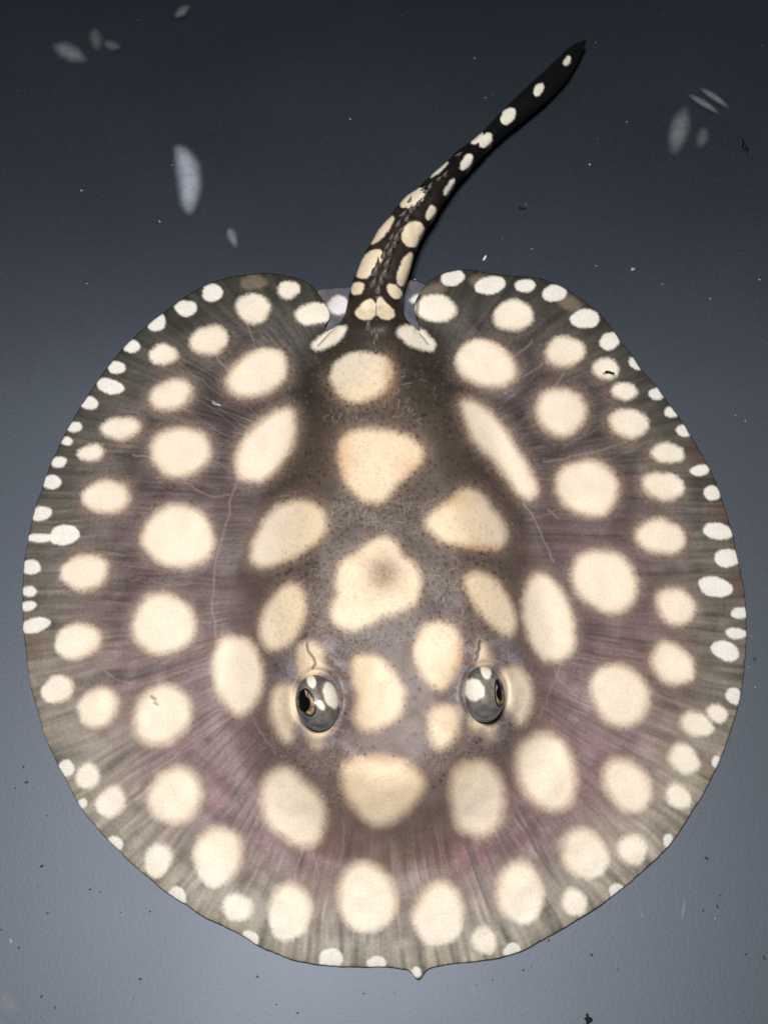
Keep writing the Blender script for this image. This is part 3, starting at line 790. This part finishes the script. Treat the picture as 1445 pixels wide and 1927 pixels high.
def build_eye(cx, cy, rot, semi, spots, iris_px, iris_a, iris_tilt, pupil_off, side):
    zs = float(sample(ztop, np.array([float(cx)]), np.array([float(cy)]))[0]) * MM
    zc = zs + 0.5 * MM
    c = place(np.array(float(cx)), np.array(float(cy)), np.array(zc + 3 * MM)); c[2] = zc
    ax = np.array(semi) * MM
    R = np.array([[math.cos(rot), -math.sin(rot), 0], [math.sin(rot), math.cos(rot), 0], [0, 0, 1]])
    # dome
    nu, nv = 96, 64
    V = []; Q = []
    for j in range(nv + 1):
        ph = math.pi * (j / nv)
        for i in range(nu):
            t = 2 * math.pi * i / nu
            V.append((math.sin(ph) * math.cos(t), math.sin(ph) * math.sin(t), math.cos(ph)))
    for j in range(nv):
        for i in range(nu):
            a = j * nu + i; b = j * nu + (i + 1) % nu
            Q.append((a, a + nu, b + nu, b))
    D = np.array(V)
    Pw = (D * ax) @ R.T + c
    u, v = project(Pw)
    nz = vnoise(u.astype(np.float32), v.astype(np.float32), 12, 61); nf = vnoise(u.astype(np.float32), v.astype(np.float32), 4, 62)
    col = np.broadcast_to(lin(104, 101, 97), (len(D), 3)).copy()
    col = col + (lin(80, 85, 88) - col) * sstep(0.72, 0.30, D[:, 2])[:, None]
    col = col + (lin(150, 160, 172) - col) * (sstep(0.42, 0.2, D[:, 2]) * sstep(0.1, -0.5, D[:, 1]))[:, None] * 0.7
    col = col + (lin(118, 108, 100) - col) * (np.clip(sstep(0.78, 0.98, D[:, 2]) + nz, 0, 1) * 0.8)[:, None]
    col *= (1 + 0.3 * nz + 0.25 * nf)[:, None]
    medial = D[:, 0] * (1 if side == "left" else -1)
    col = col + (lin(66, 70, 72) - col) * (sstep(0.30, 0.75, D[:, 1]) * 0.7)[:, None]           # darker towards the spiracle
    col = col + (lin(98, 88, 85) - col) * (sstep(0.45, 0.95, medial) * 0.85)[:, None]           # lid skin runs on into the head
    n8 = vnoise(u.astype(np.float32), v.astype(np.float32), 8, 64); n3 = vnoise(u.astype(np.float32), v.astype(np.float32), 2.5, 65)
    col = col * (1 + 0.6 * n8 + 0.35 * n3)[:, None]
    for (sx, sy, a, b, ang) in spots:
        t = math.radians(ang); x = u - sx; y = v - sy
        p = x * math.cos(t) + y * math.sin(t); r = -x * math.sin(t) + y * math.cos(t)
        m = sstep(1.18, 0.86, np.sqrt((p / a) ** 2 + (r / b) ** 2) + 0.15 * nf) * (D[:, 2] > 0.0)
        col = col + (lin(226, 219, 204) - col) * m[:, None]
    me = mesh_from_arrays("eye", Pw, Q)
    add_colors(me, np.clip(col, 0.002, 1))
    eye = link("eye", me, eye_skin, ray_root)
    eye.location = -np.array(ray_root.location)
    eye["label"] = "bulging grey eye with white flecks on its lid, looking %s" % side
    # direction of the iris: the point of the dome that shows at iris_px
    best = ((u - iris_px[0]) ** 2 + (v - iris_px[1]) ** 2 + 1e6 * (D[:, 2] < 0.05)).argmin()
    n = D[best]
    t1 = np.array([math.cos(iris_tilt), math.sin(iris_tilt), 0.0])
    Vi, Qi, Ti = cap(np.zeros(3), ax, n, t1, iris_a[0], iris_a[1], 1.012)
    Pi = Vi @ R.T + c
    ui, vi = project(Pi)
    k = np.concatenate([[0], np.repeat(np.arange(1, 15), 40)]) / 14.0
    ni = vnoise(ui.astype(np.float32), vi.astype(np.float32), 5, 63)
    ci = np.broadcast_to(lin(104, 86, 74), (len(Vi), 3)).copy() * (1 + 1.5 * ni)[:, None]
    ci = ci + (lin(190, 160, 124) - ci) * (np.clip(np.exp(-((k - 0.6) / 0.08) ** 2) * (0.4 + 2.5 * ni), 0, 1))[:, None]
    ci = ci + (lin(30, 26, 26) - ci) * (sstep(0.68, 0.86, k) * sstep(1.02, 0.97, k))[:, None]
    ci = ci + (lin(150, 158, 168) - ci) * sstep(0.95, 1.0, k)[:, None]
    mi = mesh_from_arrays("iris", Pi, Qi, Ti)
    add_colors(mi, np.clip(ci, 0.002, 1))
    ir = link("iris", mi, iris_mat, eye)
    # kidney-shaped pupil: a lobe of skin hangs over its upper edge
    n2 = D[((u - pupil_off[0]) ** 2 + (v - pupil_off[1]) ** 2 + 1e6 * (D[:, 2] < 0.02)).argmin()]
    sgn = pupil_off[2]
    Vp, Qp, Tp = cap(np.zeros(3), ax, n2, t1, iris_a[0] * 0.64, iris_a[1] * 0.84, 1.022,
                     shape=lambda f: 1 - 0.42 * math.exp(-((math.atan2(math.sin(f - sgn), math.cos(f - sgn))) / 0.55) ** 2))
    link("pupil", mesh_from_arrays("pupil", Vp @ R.T + c, Qp, Tp), pupil_mat, eye)
    return eye

build_eye(597, 1318, math.radians(12), (6.5, 8.5, 6.4), [(586,1282,13,8,70),(624,1308,25,14,72),(604,1327,10,6,60)],
          (576, 1322), (0.70, 0.50), math.radians(112), (571, 1318, math.radians(-80)), "left")
build_eye(911, 1302, math.radians(4), (6.3, 8.4, 6.4), [(914,1263,15,9,75),(891,1298,21,19,50)],
          (943, 1303), (0.68, 0.52), math.radians(80), (942, 1299, math.radians(80)), "right")

# ------------------------------------------------------------------ soft pale wisps over the floor; loose bits: flecks, silt
def wisp(name, label, cat, pts, radii, z, mat, thickness=0.6, rs_seed=0, group=None):
    """soft body along a spine (photo px), lens-shaped in section, real thickness, densest along the spine"""
    sp = smooth_loop(pts, 9, closed=False)
    n = len(sp); rad = np.interp(np.linspace(0, 1, n), np.linspace(0, 1, len(radii)), radii) * 1.35
    r_ = np.random.RandomState(rs_seed)
    tang = np.gradient(sp, axis=0); tang /= np.linalg.norm(tang, axis=1)[:, None] + 1e-9
    nor = np.stack([-tang[:, 1], tang[:, 0]], -1)
    m = 21
    V = []; Dn = []
    across = np.linspace(-1, 1, m)
    for sgn in (1, -1):
        for i in range(n):
            wob = 1.0
            for k in across:
                p = sp[i] + nor[i] * k * rad[i] * (wob if sgn > 0 else 1.0)
                q_ = place_floor(np.array(p[0]), np.array(p[1]))
                q_[2] += z + sgn * thickness * MM * (1 - k * k) * math.sin(math.pi * (i + 0.02) / (n - 0.96))
                V.append(q_)
                e = min(i, n - 1 - i) / (n * 0.22)
                Dn.append(max(0.0, (1 - k * k)) ** 3.0 * (lambda t: t * t * (3 - 2 * t))(min(1.0, e * 0.6)) )
    Q = []
    for s in (0, 1):
        o = s * n * m
        for i in range(n - 1):
            for k in range(m - 1):
                a = o + i * m + k
                Q.append((a, a + 1, a + m + 1, a + m) if s else (a, a + m, a + m + 1, a + 1))
    me = mesh_from_arrays(name, np.array(V), Q)
    add_float(me, Dn, "thickness_weight")
    mid = np.array(V).mean(0)
    o = link(name, me, mat, None, tuple(mid))
    tag(o, label, cat, group)
    return o

w_strong = wisp_material("wisp_pale", lin(176, 184, 198), 0.55)
w_mid = wisp_material("wisp_thin", lin(170, 174, 178), 0.22)
w_weak = wisp_material("wisp_faint", lin(165, 168, 168), 0.12)
ZW = 0.003
wisp("pale_wisp", "large pale curved wisp over the dark floor", "streak",
     [(326,284),(342,296),(355,325),(359,360),(358,395),(361,418)], [6,17,24,23,17,5], ZW, w_strong, 1.2, 1)
wisp("pale_wisp", "faint grey diagonal smear over the shadowed far floor", "streak",
     [(100,92),(122,102),(145,113),(170,126)], [4,17,17,4], ZW, w_mid, 1.0, 2)
wisp("pale_wisp", "dim upright smear next to a fainter patch", "streak",
     [(180,60),(183,80),(188,108)], [5,15,6], ZW, w_weak, 0.8, 3)
wisp("pale_wisp", "barely visible round patch beside a dim upright smear", "streak",
     [(196,88),(212,94),(232,98)], [5,12,5], ZW, w_weak, 0.8, 4)
wisp("pale_wisp", "short pale dash at the far dark edge of the floor", "streak",
     [(330,42),(345,30),(360,18)], [4,10,4], ZW, w_mid, 0.8, 5)
wisp("pale_wisp", "small faint wisp below the large curved wisp", "streak",
     [(432,436),(438,452),(448,478)], [4,11,4], ZW, w_mid, 0.8, 6)
wisp("pale_wisp", "upright pale smear beyond the tail tip", "streak",
     [(1288,205),(1278,240),(1270,270),(1262,305)], [7,20,19,8], ZW, w_mid, 1.0, 7)
wisp("pale_wisp", "faint pale patch between the upright pale smear and a dark shred", "streak",
     [(1322,245),(1318,268),(1310,290)], [6,14,6], ZW, w_weak, 0.8, 8)
wisp("pale_strand", "lower of two parallel thin pale strands above the upright smear", "streak",
     [(1290,186),(1318,202),(1352,224)], [3,7,3], ZW, w_mid, 0.6, 9)
wisp("pale_strand", "upper of two parallel thin pale strands above the upright smear", "streak",
     [(1312,174),(1338,190),(1370,214)], [3,7,3], ZW, w_mid, 0.6, 10)
wisp("pale_wisp", "soft pale patch on the floor ahead of the snout's side", "streak",
     [(8,1868),(22,1890),(40,1915)], [6,22,8], 0.002, w_weak, 0.8, 11)
wisp("pale_strand", "short pale scratch-like strand on the floor, ahead of the disc's rim", "streak",
     [(1201,1706),(1206,1722),(1210,1732)], [1,3,1], 0.001, w_mid, 0.3, 12)
wisp("pale_strand", "thin pale vertical strand on the floor, second from the disc's rim", "streak",
     [(1287,1690),(1284,1712),(1281,1738)], [1.5,4,1.5], 0.001, w_mid, 0.3, 13)
wisp("pale_strand", "thin pale strand on the floor just ahead of the snout knob", "streak",
     [(884,1848),(890,1866),(895,1888)], [1.5,4,1.5], 0.001, w_mid, 0.3, 14)

def shard(name, label, cat, px, py, L, Wd, ang, mat, z=0.0, h=0.5, seed=0, bend=0.0):
    """small irregular crumb or flake lying on a surface: closed, domed, ragged outline"""
    r_ = np.random.RandomState(seed)
    c = place(np.array(float(px)), np.array(float(py)), np.array(z)) if z > 0 else place_floor(np.array(float(px)), np.array(float(py)))
    s = 0.0001765
    n = 12
    f = np.arange(n) * 2 * math.pi / n
    rad = 1 + 0.22 * r_.normal(size=n)
    x = np.cos(f) * L * s * rad; y = np.sin(f) * Wd * s * rad + bend * s * (np.cos(f) ** 2)
    t = math.radians(-ang)
    X = x * math.cos(t) - y * math.sin(t); Y = x * math.sin(t) + y * math.cos(t)
    V = [(X[k], Y[k], 0.05 * MM) for k in range(n)] + [(X[k] * 0.6, Y[k] * 0.6, h * MM * (1 + 0.3 * r_.normal())) for k in range(n)] + [(0, 0, h * MM)]
    Q = [(k, (k + 1) % n, n + (k + 1) % n, n + k) for k in range(n)]
    T = [(n + k, n + (k + 1) % n, 2 * n) for k in range(n)]
    T += [(0, k + 1, k) for k in range(1, n - 1)]
    me = mesh_from_arrays(name, np.array(V), Q, T)
    o = link(name, me, mat); o.location = c
    tag(o, label, cat)
    return o

dark_mat = plain_material("debris_dark", tuple(lin(24, 26, 30)), 0.8, 0.2, noise=0.4)
white_mat = plain_material("debris_white", tuple(lin(205, 208, 205)), 0.6, 0.3, noise=0.2)
silver_mat = plain_material("debris_silver", tuple(lin(140, 138, 134)), 0.5, 0.4, noise=0.5)
shard("debris_shred", "dark curved shred of debris on the floor far to the tail's side", "debris", 1402, 283, 30, 4.5, 72, dark_mat, seed=1, bend=7)
shard("debris_shred", "brownish shred lying against the dark curved shred", "debris", 1392, 268, 16, 4, 80, plain_material("debris_brown", tuple(lin(48, 44, 38)), 0.8, 0.2), seed=2)
shard("debris_fleck", "small bright white fleck on the floor behind the rounded rear fin", "debris", 911, 487, 8, 3.5, -60, white_mat, seed=3)
shard("debris_fleck", "tiny pale round fleck on the floor well behind the disc", "debris", 1190, 507, 7, 5, -10, silver_mat, seed=4)
shard("debris_fleck", "dark crumb on the floor near the middle of the tail", "debris", 982, 393, 7, 4, 10, dark_mat, seed=5)
shard("debris_fleck", "dark crumb on the floor ahead of the disc, the biggest there", "debris", 1107, 1917, 7, 6, 60, dark_mat, seed=6)
zsk = float(sample(ztop, np.array([405.0]), np.array([760.0]))[0]) * MM
shard("debris_flake", "silvery grey flake lying on the stingray's fin between spots", "debris", 405, 760, 15, 4, 30, silver_mat, z=zsk, h=0.4, seed=7, bend=4)
zsk = float(sample(ztop, np.array([1146.0]), np.array([702.0]))[0]) * MM
shard("debris_flake", "small dark shred lying on a cream rim spot of the fin", "debris", 1148, 702, 10, 3, 10, dark_mat, z=zsk, h=0.5, seed=8, bend=3)

def silt(name, n, mat, label, seed, smin, smax):
    r_ = np.random.RandomState(seed)
    V = []; T = []
    while n > 0:
        u = r_.uniform(0, CW - 1); v = r_.uniform(0, CH - 1)
        if SDF[int(v), int(u)] > -6: continue
        n -= 1
        c = place_floor(np.array(u), np.array(v)); s = 0.0001765 * r_.uniform(smin, smax) * (1.7 if r_.rand() < 0.12 else 1)
        o = len(V); k = 6; a0 = r_.rand() * 6; st = r_.uniform(1, 1.9)
        for j in range(k):
            a = j * 2 * math.pi / k; rr_ = s * (1 + 0.3 * r_.normal())
            x, y = rr_ * math.cos(a) * st, rr_ * math.sin(a)
            V.append((c[0] + x * math.cos(a0) - y * math.sin(a0), c[1] + x * math.sin(a0) + y * math.cos(a0), c[2] + 0.00004))
        V.append((c[0], c[1], c[2] + 0.00025))
        T += [(o + j, o + (j + 1) % k, o + k) for j in range(k)]
    me = mesh_from_arrays(name, np.array(V), None, T, smooth=False)
    return tag(link(name, me, mat), label, "silt", kind="stuff")
silt("silt", 120, plain_material("silt_dark", tuple(lin(58, 62, 70)), 0.9, 0.1), "fine dark specks of silt scattered over the tub floor", 11, 0.8, 2.1)
silt("pale_silt", 45, plain_material("silt_pale", tuple(lin(150, 155, 160)), 0.9, 0.1), "sparse tiny pale specks scattered over the tub floor", 12, 0.7, 1.6)
